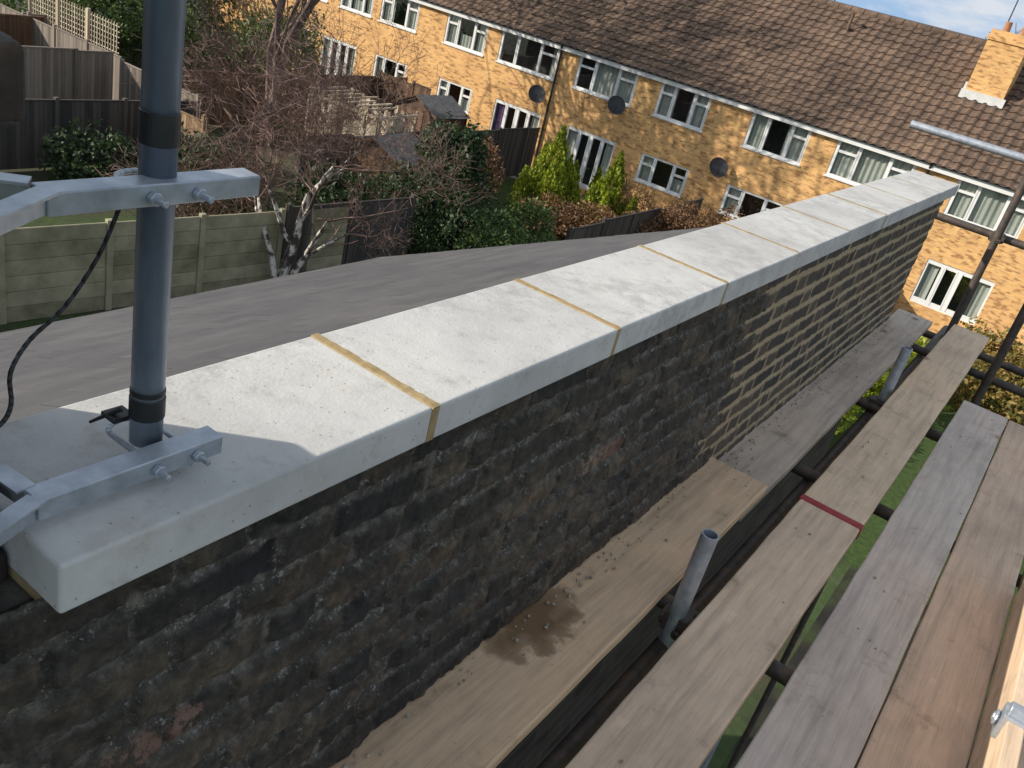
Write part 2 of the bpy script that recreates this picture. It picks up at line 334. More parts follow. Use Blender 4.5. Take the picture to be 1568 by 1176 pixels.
hgt=WX-.005+base+rough*np.where(newp,.45,1)
smear=np.clip((vnoise(Yg,Zg,11,12)-.68)*6,0,1)*np.where(newp,.15,.6)
mort=np.maximum(1-mask,smear*np.clip(1-(np.maximum(d_,0)/.02),0,1))*(1-.7*cover)
spall=((hid>.988)&~newp).astype(float)
tq=int(math.floor((TOP-.070-6.75)/CH)); spall=np.maximum(spall,((c==tq)&(Yg>.47)&(Yg<.62)).astype(float))*mask
ny_,nz_=Yg.shape
P=np.stack([hgt,Yg,Zg],-1).reshape(-1,3); I=np.arange(ny_*nz_).reshape(ny_,nz_)
F=np.stack([I[:-1,:-1],I[1:,:-1],I[1:,1:],I[:-1,1:]],-1).reshape(-1,4)
me=bpy.data.meshes.new('brick_face'); n=len(F); me.vertices.add(len(P)); me.vertices.foreach_set('co',P.ravel()); me.loops.add(n*4); me.loops.foreach_set('vertex_index',F.ravel()); me.polygons.add(n); me.polygons.foreach_set('loop_start',np.arange(n)*4); me.polygons.foreach_set('loop_total',np.full(n,4)); me.update(calc_edges=True)
for nm,ar in (('mort',mort),('rnd',hid),('newp',newp.astype(float)),('spall',spall)):
    a=me.attributes.new(nm,'FLOAT','POINT'); a.data.foreach_set('value',ar.ravel())
me.polygons.foreach_set('use_smooth',[True]*n); me.materials.append(M['wall']); o=bpy.data.objects.new('brick_face',me); S.collection.objects.link(o); o.parent=par
core=MB(); core.box((-.905,.30,5.9),(WX-.016,YE-.03,TOP-.0785)); core.done('wall_core',[M['tarmortar']],par)
# ------------------------------------------------------------ own house
own=empty('brick_house')
w=MB(); w.box((-.903,-3,0),(WX-.004,YE-.032,5.949)); w.box((-4.3,-3,0),(-.904,YE-.06,5.2)); w.done('walls',[M['lowbrick']],own)
r=MB()
sx=.475; ang=math.atan(sx); Ls=3.85/math.cos(ang)+.15
ex=.15; nc=int(Ls/ex)
for i in range(nc):
    s0=i*ex; y=-3+(.15 if i%2 else 0)
    Mx=Matrix.Translation((-.92-math.cos(ang)*s0,0,6.895-math.sin(ang)*s0))@Matrix.Rotation(-ang+.02,4,'Y')
    while y<YE+.02:
        L=.30
        r.box((-ex-.02,y+.0015,-.006+random.uniform(0,.002)),(0,min(y+L-.0015,YE+.03),.001+random.uniform(0,.002)),0,M=Mx); y+=L
r.done('slate_roof',[M['slate']],own)
r=MB(); c,s=math.cos(ang),math.sin(ang)
P=lambda q,y,d:(-.9-c*q,y,6.895-s*q-d)
r.quad(P(0,-3,.02),P(0,YE,.02),P(Ls-.1,YE,.02),P(Ls-.1,-3,.02)); r.quad(P(0,YE,.02),P(0,YE,.2),P(Ls-.1,YE,.2),P(Ls-.1,YE,.02))
r.quad(P(Ls-.1,-3,.02),P(Ls-.1,YE,.02),P(Ls-.1,YE,.2),P(Ls-.1,-3,.2))
r.quad((-.9,-3,5.2),(-.9,YE-.06,5.2),(-.9,YE-.06,6.87),(-.9,-3,6.87))
r.quad((-.9,YE-.061,5.2),(-4.3,YE-.061,5.2),(-4.3,YE-.061,5.25),(-.9,YE-.061,6.87))
r.done('roof_deck',[M['fdark']],own)
gt=MB(); gt.tube((-4.80,-3,4.97),(-4.80,YE,4.97),.045,n=10); gt.done('gutter',[M['gutter']],own)
# chimney stack beside camera
st=MB()
def courses(x0,x1,y0,y1,z0,z1):
    z=z0
    k=0
    while z<z1-.01:
        y=y0-(.1 if k%2 else 0)
        while y<y1-.01:
            a=max(y,y0);b=min(y+.215,y1)
            if b-a>.015: st.box((x1-.08,a+.005,z+.005),(x1+random.uniform(-.006,.004),(b if b==y1 else b-.005)+random.uniform(-.006,.003),min(z+CH-.005,z1)+random.uniform(-.003,.003)))
            y+=.225
        z+=CH;k+=1
    st.box((x0,y0,z0),(x1-.008,y1-.008,z1-.004),1)
courses(-1.14,-.76,-.5,.385,5.5,7.45); courses(-1.12,-.775,-.5,.35,7.45,7.56); courses(-1.16,-.745,-.53,.415,7.56,7.64); courses(-1.12,-.775,-.5,.35,7.64,9.3)
st.done('chimney_stack',[M['tarbrick'],M['tarmortar']],bevel=.009,seg=3)
# ------------------------------------------------------------ aerial mast with brackets
am=empty('aerial_mast')
mx,my=-.784,.565
mp_=lambda z:(mx-.0095*(z-7.17),my-.002*(z-7.17),z)
m=MB(); m.tube(mp_(7.17),mp_(9.6),.019,n=32); m.done('mast_tube',[M['mast']],am,smooth=False)
for p in bpy.data.objects['mast_tube'].data.polygons: p.use_smooth=len(p.vertices)==4
m=MB(); m.tube(mp_(7.532),mp_(7.566),.0203,n=32); m.tube(mp_(7.205),mp_(7.232),.0205,n=32)
m.tube(mp_(7.236),mp_(7.243),.0201,n=32)
m.box((mx-.04,my-.034,7.195),(mx-.014,my-.006,7.201)); m.tube((mx-.02,my-.02,7.21),(mx-.045,my-.045,7.186),.004,.002,n=6); m.box((mx+.012,my-.012,7.157),(mx+.03,my+.03,7.168))
m.done('tape_bands',[M['black']],am,bevel=.0008,seg=1)
def bracket(z,xb,ya,yb,arm,name,hw):
    m=MB()
    m.box((xb-.030,ya,z),(xb,yb,z+.0035)); m.box((xb-.0035,ya,z-hw),(xb+.0005,yb,z+.003))
    for dy in (-.027,.027):
        m.tube((mx-.03,my+dy,z-.010),(xb+.024,my+dy,z-.010),.0036,n=10)
        m.tube((xb+.001,my+dy,z-.010),(xb+.009,my+dy,z-.010),.0078,n=6)
    pts=[(mx-.03+(-.02)*math.sin(t),my-.027*math.cos(t),z-.010) for t in np.linspace(0,math.pi,9)]
    m.path(pts,.0036,8)
    for a,b,h in arm:
        a=Vector(a);b=Vector(b);d=(b-a); n=Vector((-d.y,d.x,0)).normalized()
        for off,zt,zb in ((.0022,z+.002,z-h),(.011,z+.0045,z+.0015)):
            q=[a-n*off,b-n*off,b+n*off,a+n*off]
            lo=[(p.x,p.y,zb) for p in q]; hi=[(p.x,p.y,zt) for p in q]
            m.quad(*hi); m.quad(*reversed(lo))
            for i in range(4): j=(i+1)%4; m.quad(lo[i],lo[j],hi[j],hi[i])
    return m.done(name,[M['galv']],am,bevel=.001,seg=1)
bracket(7.497,-.757,.43,.675,[((-.765,.436,0),(-.718,.355,0),.018),((-.718,.355,0),(-.705,.1,0),.018),((-.79,.432,0),(-.83,.38,0),.018)],'upper_bracket',.020)
bracket(7.182,-.724,.40,.63,[((-.73,.402,0),(-.703,.33,0),.022),((-.703,.33,0),(-.70,.1,0),.022),((-.75,.402,0),(-.80,.397,0),.022)],'lower_bracket',.022)
cab=MB(); cp=[(-.80,.545,7.487),(-.802,.534,7.465),(-.802,.51,7.41),(-.80,.473,7.36),(-.79,.43,7.335),(-.765,.397,7.318),(-.752,.39,7.29),(-.75,.375,7.27),(-.75,.33,7.25)]
cc=[]
for i in range(len(cp)-1):
    for t in np.linspace(0,1,5)[:-1]:
        p=[Vector(cp[max(0,i-1)]),Vector(cp[i]),Vector(cp[i+1]),Vector(cp[min(len(cp)-1,i+2)])]
        cc.append(.5*((2*p[1])+(-p[0]+p[2])*t+(2*p[0]-5*p[1]+4*p[2]-p[3])*t*t+(-p[0]+3*p[1]-3*p[2]+p[3])*t**3))
cab.path(cc,.0024,8); cab.done('cable',[M['black']],am,smooth=True)
# ------------------------------------------------------------ scaffold
def board(x0,x1,y0,y1,mt,z=BRD,rot=0,band=None,th=.038,warp=.004):
    m=MB(); n=int((y1-y0)/.12); ph=random.uniform(0,6)
    prev=None
    for i in range(n+1):
        y=y0+(y1-y0)*i/n; w0=random.uniform(-.0014,.0014); w1=random.uniform(-.0014,.0014); zz=z+warp*.5*math.sin(y*1.3+ph)
        cur=[(x0+w0,y,zz-th),(x1+w1,y,zz-th),(x1+w1,y,zz),(x0+w0,y,zz)]
        if prev:
            for a,b in ((0,1),(1,2),(2,3),(3,0)): m.quad(prev[b],prev[a],cur[a],cur[b],r=.5)
        else: m.quad(*cur,r=.5)
        prev=cur
    m.quad(*reversed(prev),r=.5)
    o=m.done('scaffold_board',[mt,M['red']])
    bm_=o.modifiers.new('weld','WELD'); bm_.merge_threshold=.0001
    bv=o.modifiers.new('bevel','BEVEL'); bv.width=.005; bv.segments=2; bv.limit_method='ANGLE'; bv.angle_limit=math.radians(40)
    if band is not None:
        b_=MB(); b_.box((x0-.004,band-.034,z-th-.004),(x1+.004,band+.003,z+.0045)); b_.done('red_end_band',[M['red']],o,bevel=.002)
    return o
board(-.7225,-.4826,.1,2.88,M['bt1']); board(-.715,-.49,2.70,6.09,M['bt3b'],BRD-.044)
board(-.3698,-.1516,.1,2.945,M['bt2'],band=2.943); board(-.3705,-.150,2.955,6.06,M['bt2b'])
board(-.0907,.1247,.3,4.71,M['bt3']); board(.130,.343,.3,4.70,M['bt4']); board(.37,.595,.3,4.6,M['bt4'],BRD-.044)
m=MB(); m.box((.348,.4,BRD-.01),(.386,3.0,BRD+.215)); m.done('toe_board',[M['bt2b']],bevel=.003)
m=MB(); m.box((.336,1.99,BRD+.155),(.396,2.05,BRD+.225)); m.tube((.342,2.02,BRD+.225),(.392,2.02,BRD+.225),.022,n=14); m.tube((.322,2.02,BRD+.19),(.337,2.02,BRD+.19),.012,n=6); m.tube((.326,2.02,BRD+.19),(.332,2.02,BRD+.19),.02,n=12); m.done('toe_board_clip',[M['galv']],bevel=.004)
def hollow(p0,p1,ro,ri,name,mt):
    m=MB(); p0=Vector(p0);p1=Vector(p1);d=(p1-p0).normalized();u=d.orthogonal().normalized();w=d.cross(u);n=28
    R=[[tuple(p+u*math.cos(2*math.pi*i/n)*q+w*math.sin(2*math.pi*i/n)*q) for i in range(n)] for p,q in ((p0,ro),(p1,ro),(p1,ri),(p0,ri))]
    for k in range(3):
        for i in range(n): j=(i+1)%n; m.quad(R[k][i],R[k][j],R[k+1][j],R[k+1][i],r=.5)
    return m.done(name,[mt])
T='scaffold_tube'
hollow((-.426,2.01,2.0),(-.424,2.02,CZ-1.25),.0242,.020,T,M['galv'])
hollow((-.426,4.42,2.0),(-.405,4.41,CZ-1.27),.0242,.020,T,M['galv'])
hollow((-1.15,6.3,7.345),(2.5,6.3,7.345),.0242,.020,T,M['galv'])
hollow((-.95,6.3,6.865),(2.5,6.3,6.865),.0242,.020,T,M['rust'])
hollow((-.60,6.28,6.13),(2.5,6.28,6.13),.0242,.020,T,M['rust'])
hollow((-.39,6.24,0),(-.385,6.24,9),.0242,.020,T,M['rust'])
hollow((-.045,5.5,5.9),(-.045,5.5,9),.0242,.020,T,M['rust'])
for y,x0,zo in ((.9,-.7,.066),(2.07,-.7,.066),(3.35,-.7,.11),(4.36,-.7,.11),(5.6,-.7,.11)): hollow((x0,y,BRD-zo),(1.0,y,BRD-zo),.0242,.02,T,M['rust'])
hollow((-.43,0,BRD-.16),(-.43,6.5,BRD-.16),.0242,.02,T,M['rust'])
def coupler(x,y,z):
    m=MB(); m.box((x-.035,y-.04,z-.03),(x+.035,y+.035,z+.03)); m.tube((x+.02,y-.06,z-.015),(x+.02,y+.04,z-.015),.007,n=8); m.tube((x+.02,y-.06,z-.015),(x+.02,y-.048,z-.015),.014,n=6); m.tube((x-.045,y-.01,z),(x+.045,y-.01,z),.03,n=12)
    return m.done('scaffold_coupler',[M['rust']],bevel=.006)
coupler(-.387,6.27,6.865); coupler(-.387,6.27,7.345); coupler(-.387,6.26,6.13); coupler(-.42,2.04,BRD-.07); coupler(-.42,4.39,BRD-.1)
# mortar crumbs left by the repointing
m=MB()
for _ in range(260):
    near_=random.random()<.75
    y=random.uniform(.9,5.6); x=-.69+abs(random.gauss(0,.03)) if near_ else random.choice((random.uniform(-.66,-.5),random.uniform(-.36,-.17),random.uniform(-.08,.11)))
    if x>-.1 and y>4.6: continue
    z=BRD+.001 if (y<2.87 or x>-.45) else BRD-.043
    s=random.uniform(.0012,.0042)
    Mx=Matrix.Translation((x,y,z+s*.6))@Matrix.Rotation(random.uniform(0,3),4,Vector((random.random(),random.random(),1)).normalized())
    m.box((-s,-s*random.uniform(.6,1.2),-s*.6),(s,s,s*.6),M=Mx)
m.done('mortar_crumbs',[M['crumb']])
# ------------------------------------------------------------ terrace
YT=29.0; XL,XR=-37.5,14.0; EZ=4.93; YR=33.2; RZ=8.17
ter=empty('terraced_brick_house')
ups=[(-1.09,-1.02),(-.995,-.93),(-.915,-.845),(-.795,-.725),(-.702,-.61),(-.58,-.495),(-.463,-.397),(-.345,-.275),(-.245,-.160),(-.118,-.045),(.0,.075),(.12,.19),(.24,.31)]
gw=[(-1.10,-1.05,'w'),(-1.02,-.95,'d'),(-.912,-.85,'w'),(-.79,-.73,'w'),(-.69,-.615,'d'),(-.572,-.5,'d'),(-.462,-.396,'w'),(-.346,-.275,'w'),(-.23,-.165,'d'),(-.112,-.044,'D'),(.0,.07,'w'),(.13,.2,'d')]
ops=[(a*YT,b*YT,3.57,4.80,'u',i) for i,(a,b) in enumerate(ups)]
for i,(a,b,t) in enumerate(gw):
    ops.append((a*YT,b*YT,{'w':1.28,'d':.25,'D':.85}[t],2.24,t.lower(),i+20))
xs=sorted(set([XL,XR]+[v for o in ops for v in o[:2]])); zs=sorted(set([0,EZ]+[v for o in ops for v in o[2:4]]))
w=MB()
for a,b in zip(xs[:-1],xs[1:]):
    for c,d in zip(zs[:-1],zs[1:]):
        mxx,mz=(a+b)/2,(c+d)/2
        if any(o[0]<mxx<o[1] and o[2]<mz<o[3] for o in ops): continue
        w.quad((a,YT,c),(b,YT,c),(b,YT,d),(a,YT,d))
w.quad((XL,YT,0),(XL,YT,EZ),(XL,YT+8.4,EZ),(XL,YT+8.4,0)); w.quad((XR,YT,0),(XR,YT+8.4,0),(XR,YT+8.4,EZ),(XR,YT,EZ))
w.quad((XL,YT,EZ),(XL,YR,RZ),(XL,YR,RZ),(XL,YT+8.4,EZ)); w.quad((XR,YT,EZ),(XR,YT+8.4,EZ),(XR,YR,RZ),(XR,YR,RZ)); w.quad((XL,YT+8.4,0),(XL,YT+8.4,EZ),(XR,YT+8.4,EZ),(XR,YT+8.4,0))
for o in ops:
    a,b,c,d=o[:4]; q=YT+.09
    w.quad((a,YT,c),(a,YT,d),(a,q,d),(a,q,c)); w.quad((b,YT,c),(b,q,c),(b,q,d),(b,YT,d)); w.quad((a,YT,d),(b,YT,d),(b,q,d),(a,q,d)); w.quad((a,YT,c),(a,q,c),(b,q,c),(b,YT,c))
w.done('front_walls',[M['buff']],ter)
fr=MB(); gl=MB(); cu=MB(); rm=MB()
rm.quad((XL+.1,YT+.9,.1),(XR-.1,YT+.9,.1),(XR-.1,YT+.9,EZ-.05),(XL+.1,YT+.9,EZ-.05)); rm.quad((XL+.1,YT+.15,2.6),(XR-.1,YT+.15,2.6),(XR-.1,YT+.9,2.6),(XL+.1,YT+.9,2.6))
FY=.02
def vbar(x,z0,z1,t=.055,y=0): fr.box((x-t/2,YT+FY+y,z0),(x+t/2,YT+FY+.062,z1))
def hbar(x0,x1,z,t=.055): fr.box((x0,YT+FY+.004,z-t/2),(x1,YT+FY+.06,z+t/2))
for a,b,c,d,t,i in ops:
    W_=b-a
    vbar(a+.03,c,d,.06);vbar(b-.03,c,d,.06);hbar(a+.06,b-.06,c+.035,.07);hbar(a+.06,b-.06,d-.035,.07)
    if t in 'uw':
        k1,k2=a+W_*.31,b-W_*.31
        if W_<1.7: k1,k2=a+W_*.5,None
        vbar(k1,c+.07,d-.07,.075)
        if k2: vbar(k2,c+.07,d-.07,.075)
        zt_=d-.36*(d-c)
        if i%3!=1: hbar(a+.06,k1-.04,zt_,.08)
        if k2: hbar(k2+.04,b-.06,zt_,.08)
        for (p,q) in ((a+.06,k1-.0375),)+(((k2+.0375,b-.06),) if k2 else ()):
            vbar(p+.022,c+.071,d-.071,.044,-.012);vbar(q-.022,c+.071,d-.071,.044,-.012)
        fr.box((a-.03,YT-.05,c-.05),(b+.03,YT+.019,c+.001))
    else:
        n=4
        for k in range(1,n): vbar(a+W_*k/n,c+.07,d-.07,.11 if k==2 else .09)
        for k in (1,2): 
            vbar(a+W_*k/n+.075,c+.071,d-.071,.04,-.01); vbar(a+W_*(k+1)/n-.075,c+.071,d-.071,.04,-.01)
        hbar(a+.06,b-.06,c+.12,.1); hbar(a+.06,b-.06,d-.1,.06)
    gl.quad((a+.03,YT+.055,c+.03),(b-.03,YT+.055,c+.03),(b-.03,YT+.055,d-.03),(a+.03,YT+.055,d-.03))
    def curtain(x0,x1,z0,z1,mi=0):
        n=max(4,int((x1-x0)/.035)); pts=[(x0+(x1-x0)*k/n,YT+.145+.022*math.sin(k*1.25)+.01*math.sin(k*.37)) for k in range(n+1)]
        for p,q in zip(pts[:-1],pts[1:]): cu.quad((p[0],p[1],z0),(q[0],q[1],z0),(q[0],q[1],z1),(p[0],p[1],z1),mi)
    if t=='u':
        if i in (5,8,9): curtain(a+.02,b-.02,c,d) if i!=5 else (curtain(a+W_*.28,b-W_*.05,c,d-.02))
        elif i in (2,6,7): curtain(a+.02,a+W_*.33,c,d); curtain(b-W_*.38,b-.02,c,d)
        elif i==4: curtain(b-W_*.12,b-.02,c,d)
        else: curtain(a+.02,a+W_*.27,c,d); curtain(b-W_*.24,b-.02,c,d); curtain(a+W_*.35,b-W_*.35,c,c+.5)
    elif t=='d':
        curtain(a+.05,a+W_*.2,c+.1,d,1 if i==24 else 0); curtain(b-W_*.2,b-.05,c+.1,d)
    else:
        curtain(a+.05,a+W_*.3,c+.05,d-.1); curtain(b-W_*.3,b-.05,c+.05,c+(d-c)*.5)
fr.done('window_frames',[M['white']],ter); gl.done('window_glass',[M['glass']],ter); cu.done('curtains',[M['curt'],M['curt2']],ter); rm.done('interior',[M['room']],ter)
dx=.05; nx=int((XR-XL+.4)/dx)+1; X=XL-.2+np.arange(nx)*dx
prof=.036*np.clip(np.cos(2*np.pi*X/.3),-.3,1)
ny,nz=-(RZ-EZ)/math.hypot(RZ-EZ,YR-YT),(YR-YT)/math.hypot(RZ-EZ,YR-YT)
y_e=YT-.26; slope=(RZ-EZ)/(YR-YT); z_e=EZ+.10-.26*slope; NC=17
V=[]
jit=np.repeat(rng.uniform(-.007,.007,(NC,nx//6+2)),6,axis=1)[:,:nx]
for i in range(NC):
    for t,lift in ((i/NC,.058),((i+1)/NC,.012)):
        yy=y_e+(YR-y_e)*t; zz=z_e+(YR-y_e)*slope*t
        h=prof+lift+jit[i]
        V.append(np.stack([X,yy+ny*h,zz+nz*h],1))
V=np.concatenate(V); F=[]
for r_ in range(2*NC-1):
    o0=r_*nx; idx=np.arange(nx-1); F.append(np.stack([o0+idx,o0+idx+1,o0+nx+idx+1,o0+nx+idx],1))
F=np.concatenate(F)
me=bpy.data.meshes.new('tiled_roof'); me.from_pydata(V.tolist(),[],F.tolist()); me.materials.append(M['tile']); o=bpy.data.objects.new('tiled_roof',me); S.collection.objects.link(o); o.parent=ter
b=MB(); b.quad((XL-.2,YR,RZ+.08),(XR+.2,YR,RZ+.08),(XR+.2,YR+4.5,EZ-.2),(XL-.2,YR+4.5,EZ-.2))
x=XL-.2
while x<XR: b.tube((x,YR+.02,RZ+.10),(x+.43,YR+.02,RZ+.105),.13,.14,n=12); x+=.45
for x,y in ((-9,32.3),(-14.5,32.2),(-2.2,31.0),(-20.5,32.4)): b.tube((x,y,RZ-1.2),(x,y,RZ+.05),.05,n=10)
b.done('ridge_tiles',[M['tile']],ter)
gt=MB(); gt.box((XL,YT-.17,EZ-.26),(XR,YT-.15,EZ-.07),1); gt.tube((XL,YT-.225,EZ-.06),(XR,YT-.225,EZ-.06),.042,n=10); gt.box((XL,YT-.149,EZ-.25),(XR,YT-.001,EZ-.23),1)
for x in (-31,-17.6,-4.3,9): gt.tube((x,YT-.06,0.1),(x,YT-.06,EZ-.35),.04,n=8); gt.tube((x,YT-.06,EZ-.35),(x+.05,YT-.2,EZ-.12),.04,n=8)
gt.done('gutters_and_fascia',[M['gutter'],M['white']],ter)
def chimney(x0,x1,y0,y1,z0,z1):
    c=MB(); c.box((x0,y0,z0),(x1,y1,z1-.3)); c.box((x0-.04,y0-.04,z1-.3),(x1+.04,y1+.04,z1-.16)); c.box((x0-.005,y0-.005,z1-.16),(x1+.005,y1+.005,z1),0)
    zz=EZ+(y0-YT)*slope+.12
    c.box((x0-.09,y0-.13,zz-.06),(x1+.09,y0-.004,zz+.2),1); c.box((x0-.07,y0,zz+.05),(x0-.004,y0+.5,zz+.4),1)
    for k in (.28,.72): c.tube((x0+(x1-x0)*k,(y0+y1)/2,z1),(x0+(x1-x0)*k,(y0+y1)/2,z1+.28),.11,.09,n=12,mi=2)
    xa=x0+.2; c.tube((xa,y1,z1-.5),(xa,y1,z1+1.6),.02,n=6,mi=3); c.tube((xa-.5,y1,z1+1.5),(xa+.5,y1,z1+1.5),.012,n=6,mi=3)
    for k in np.linspace(-.45,.45,7): c.tube((xa+k,y1-.2,z1+1.5),(xa+k,y1+.2,z1+1.5),.006,n=4,mi=3)
    c.done('chimney',[M['buff'],M['lead'],M['pot'],M['dish']],ter)
chimney(-4.62,-3.5,31.2,32.1,6.2,8.72); chimney(-24.6,-23.6,32.4,33.4,7,9.2)
def dish(x,z,tag):
    p=empty('satellite_dish'); m=MB(); c=Vector((x,YT-.38,z)); ax=Vector((.45,-.75,.4)).normalized(); u=ax.orthogonal().normalized(); w_=ax.cross(u); R_=.31; n=20; rings=5; pv=None
    for k in range(rings+1):
        rr=R_*k/rings; hh=.25*(rr*rr)/R_
        cur=[tuple(c+ax*hh+u*math.cos(2*math.pi*i/n)*rr+w_*math.sin(2*math.pi*i/n)*rr*1.1) for i in range(n)]
        if pv:
            for i in range(n): j=(i+1)%n; m.quad(pv[i],pv[j],cur[j],cur[i],r=.5)
        pv=cur
    m.done('reflector',[M['dish']],p,smooth=True); m=MB()
    e=c+ax*.32-Vector((0,0,.12)); m.tube(c-Vector((0,0,.28)),e,.012); m.tube(e-ax*.02,e+ax*.06,.03,n=10); m.tube(c,(x,YT,z-.15),.018); m.box((x-.06,YT-.02,z-.25),(x+.06,YT-.001,z-.05)); m.done('mount_arm',[M['dish']],p)
dish(-18,2.95,0); dish(-14.7,3.5,0); dish(-10.4,2.7,0)
nb=empty('brick_house')
w=MB(); w.box((-40,-12,0),(-12,-2.5,5.6)); w.done('walls',[M['lowbrick']],nb)
w=MB(); w.quad((-40.3,-2.2,5.5),(-11.7,-2.2,5.5),(-11.7,-7.2,9.2),(-40.3,-7.2,9.2)); w.quad((-40.3,-12.3,5.5),(-40.3,-7.2,9.2),(-11.7,-7.2,9.2),(-11.7,-12.3,5.5)); w.quad((-12,-2.5,5.6),(-12,-7.2,9.1),(-12,-7.2,9.1),(-12,-12,5.6)); w.done('roof',[M['slate']],nb)
# ------------------------------------------------------------ fences
def fence(p0,p1,h,mt,name='wooden_fence',trellis=False):
    p0=Vector((*p0,0));p1=Vector((*p1,0)); L=(p1-p0).length; d=(p1-p0)/L; ang=math.atan2(d.y,d.x); m=MB()
    B=Matrix.Translation(p0)@Matrix.Rotation(ang,4,'Z'); x=0
    while x<L-.05:
        e=min(x+1.83,L); hh=h+random.uniform(-.06,.06)
        m.box((x-.05,-.05,0),(x+.05,.05,hh+.06),M=B); t=x+.05
        if not trellis:
            while t<e-.06:
                m.box((t,-.012+random.uniform(0,.008),.05),(min(t+.105,e-.05),.012+random.uniform(0,.006),hh-.03+random.uniform(-.012,.012)),M=B); t+=.112
            m.box((x+.05,-.03,hh-.03),(e-.05,.03,hh+.005),M=B)
            for q in (.35,hh*.55,hh-.3): m.box((x+.05,.02,q),(e-.05,.055,q+.07),M=B)
        else:
            while t<e-.06: m.box((t,-.01,.2),(t+.03,.01,hh),M=B); t+=.16
            for q in np.arange(.25,hh,.16): m.box((x+.05,.011,q),(e-.05,.025,q+.03),M=B)
        x+=1.83
    return m.done(name,[mt])
def cfence(p0,p1,h):
    p0=Vector((*p0,0));p1=Vector((*p1,0)); L=(p1-p0).length; d=(p1-p0)/L; m=MB(); B=Matrix.Translation(p0)@Matrix.Rotation(math.atan2(d.y,d.x),4,'Z'); x=0
    while x<L:
        m.box((x-.06,-.06,0),(x+.06,.06,h+.05),M=B,r=.9)
        for k in range(6): m.box((x+.061,-.025,k*h/6+.004),(x+1.77,.025,(k+1)*h/6-.004),M=B)
        x+=1.83
    return m.done('concrete_panel_fence',[M['conc']],bevel=.01,seg=1)
cfence((-14.4,3.5),(-13.35,12.6),1.72)
fence((-13.3,12.7),(-13.0,16.5),1.8,M['fdark'])
fence((-21.4,5),(-21.2,16.4),1.75,M['fdark']); fence((-25,6),(-25.2,16.4),2.05,M['fgrey']); fence((-30,8),(-30,17),1.9,M['fbrown'])
fence((-36,16.6),(-21.2,16.5),1.9,M['fgrey']); fence((-20.9,14.9),(-18.9,14.95),1.9,M['ftan'])
fence((-24.3,18),(-24.3,28.8),1.8,M['fbrown']); fence((-17.6,17),(-17.6,28.8),1.8,M['fdark']); fence((-10.6,20),(-10.6,28.8),1.5,M['fdark']); fence((-4.2,12),(-4.2,28.8),1.5,M['fbrown'])
fence((-24.2,27),(-21.4,26.8),2.1,M['fbrown']); fence((-21.3,22.4),(-17.7,22.8),1.7,M['fbrown']); fence((-31,17),(-31,28.8),1.8,M['fgrey'])
fence((-32,17.6),(-26.5,17.4),2.6,M['fcream'],'trellis_panel',True)
def shed(x,y,sx_,sy,h,mt,name,rot=0,broken=False):
    e=empty(name); e.location=(x,y,0); e.rotation_euler=(0,0,rot); m=MB()
    for ax in range(4):
        t=-(sx_ if ax%2==0 else sy)/2; lim=-t
        while t<lim-.01:
            hh=h+(random.uniform(-.5,.05) if broken else 0)
            if broken and random.random()<.18: t+=.13; continue
            k=random.uniform(-.02,.02) if broken else 0
            if ax==0: m.box((t,-sy/2-.02,0),(t+.12,-sy/2+k,hh))
            if ax==2: m.box((t,sy/2,0),(t+.12,sy/2+.02,hh))
            if ax==1: m.box((sx_/2,t,0),(sx_/2+.02+k,t+.12,hh))
            if ax==3: m.box((-sx_/2-.02,t,0),(-sx_/2,t+.12,hh))
            t+=.125
    for cx in (-1,1):
        for cy in (-1,1): m.box((cx*sx_/2-.04,cy*sy/2-.04,0),(cx*sx_/2+.04,cy*sy/2+.04,h+.06))
    if broken:
        for q in (.5,1.1,h-.1): m.box((-sx_/2,-sy/2-.07,q),(sx_/2,-sy/2-.022,q+.08)); m.box((sx_/2+.022,-sy/2,q),(sx_/2+.07,sy/2,q+.08))
    m.done('plank_walls',[mt],e); m=MB()
    if not broken:
        rh=.45
        for s in (-1,1):
            m.quad((0,-sy/2-.15,h+rh),(0,sy/2+.15,h+rh),(s*(sx_/2+.15),sy/2+.15,h-.07),(s*(sx_/2+.15),-sy/2-.15,h-.07)); m.quad((0,-sy/2-.15,h+rh-.05),(s*(sx_/2+.15),-sy/2-.15,h-.12),(s*(sx_/2+.15),-sy/2-.15,h-.07),(0,-sy/2-.15,h+rh),1)
        m.quad((-sx_/2,-sy/2,h),(sx_/2,-sy/2,h),(0,-sy/2,h+rh-.02),(0,-sy/2,h+rh-.02),1); m.box((-.4,-sy/2-.045,.05),(.4,-sy/2-.021,h-.1),1)
    else:
        for k in range(7): m.box((-sx_/2+k*sx_/7,-sy/2-.1,h+.07+.01*random.random()),(-sx_/2+k*sx_/7+.08,sy/2*random.uniform(.2,1.1),h+.12))
    m.done('roof',[M['felt'] if not broken else mt,mt],e)
shed(-16.6,19.4,1.9,1.7,1.7,M['fbrown'],'garden_shed',.15)
shed(-19.2,20.9,2.6,2.0,2.3,M['fcream'],'derelict_wooden_shed',.1,True)
shed(-20.3,25.6,1.9,1.6,1.8,M['fbrown'],'garden_shed',-.05)
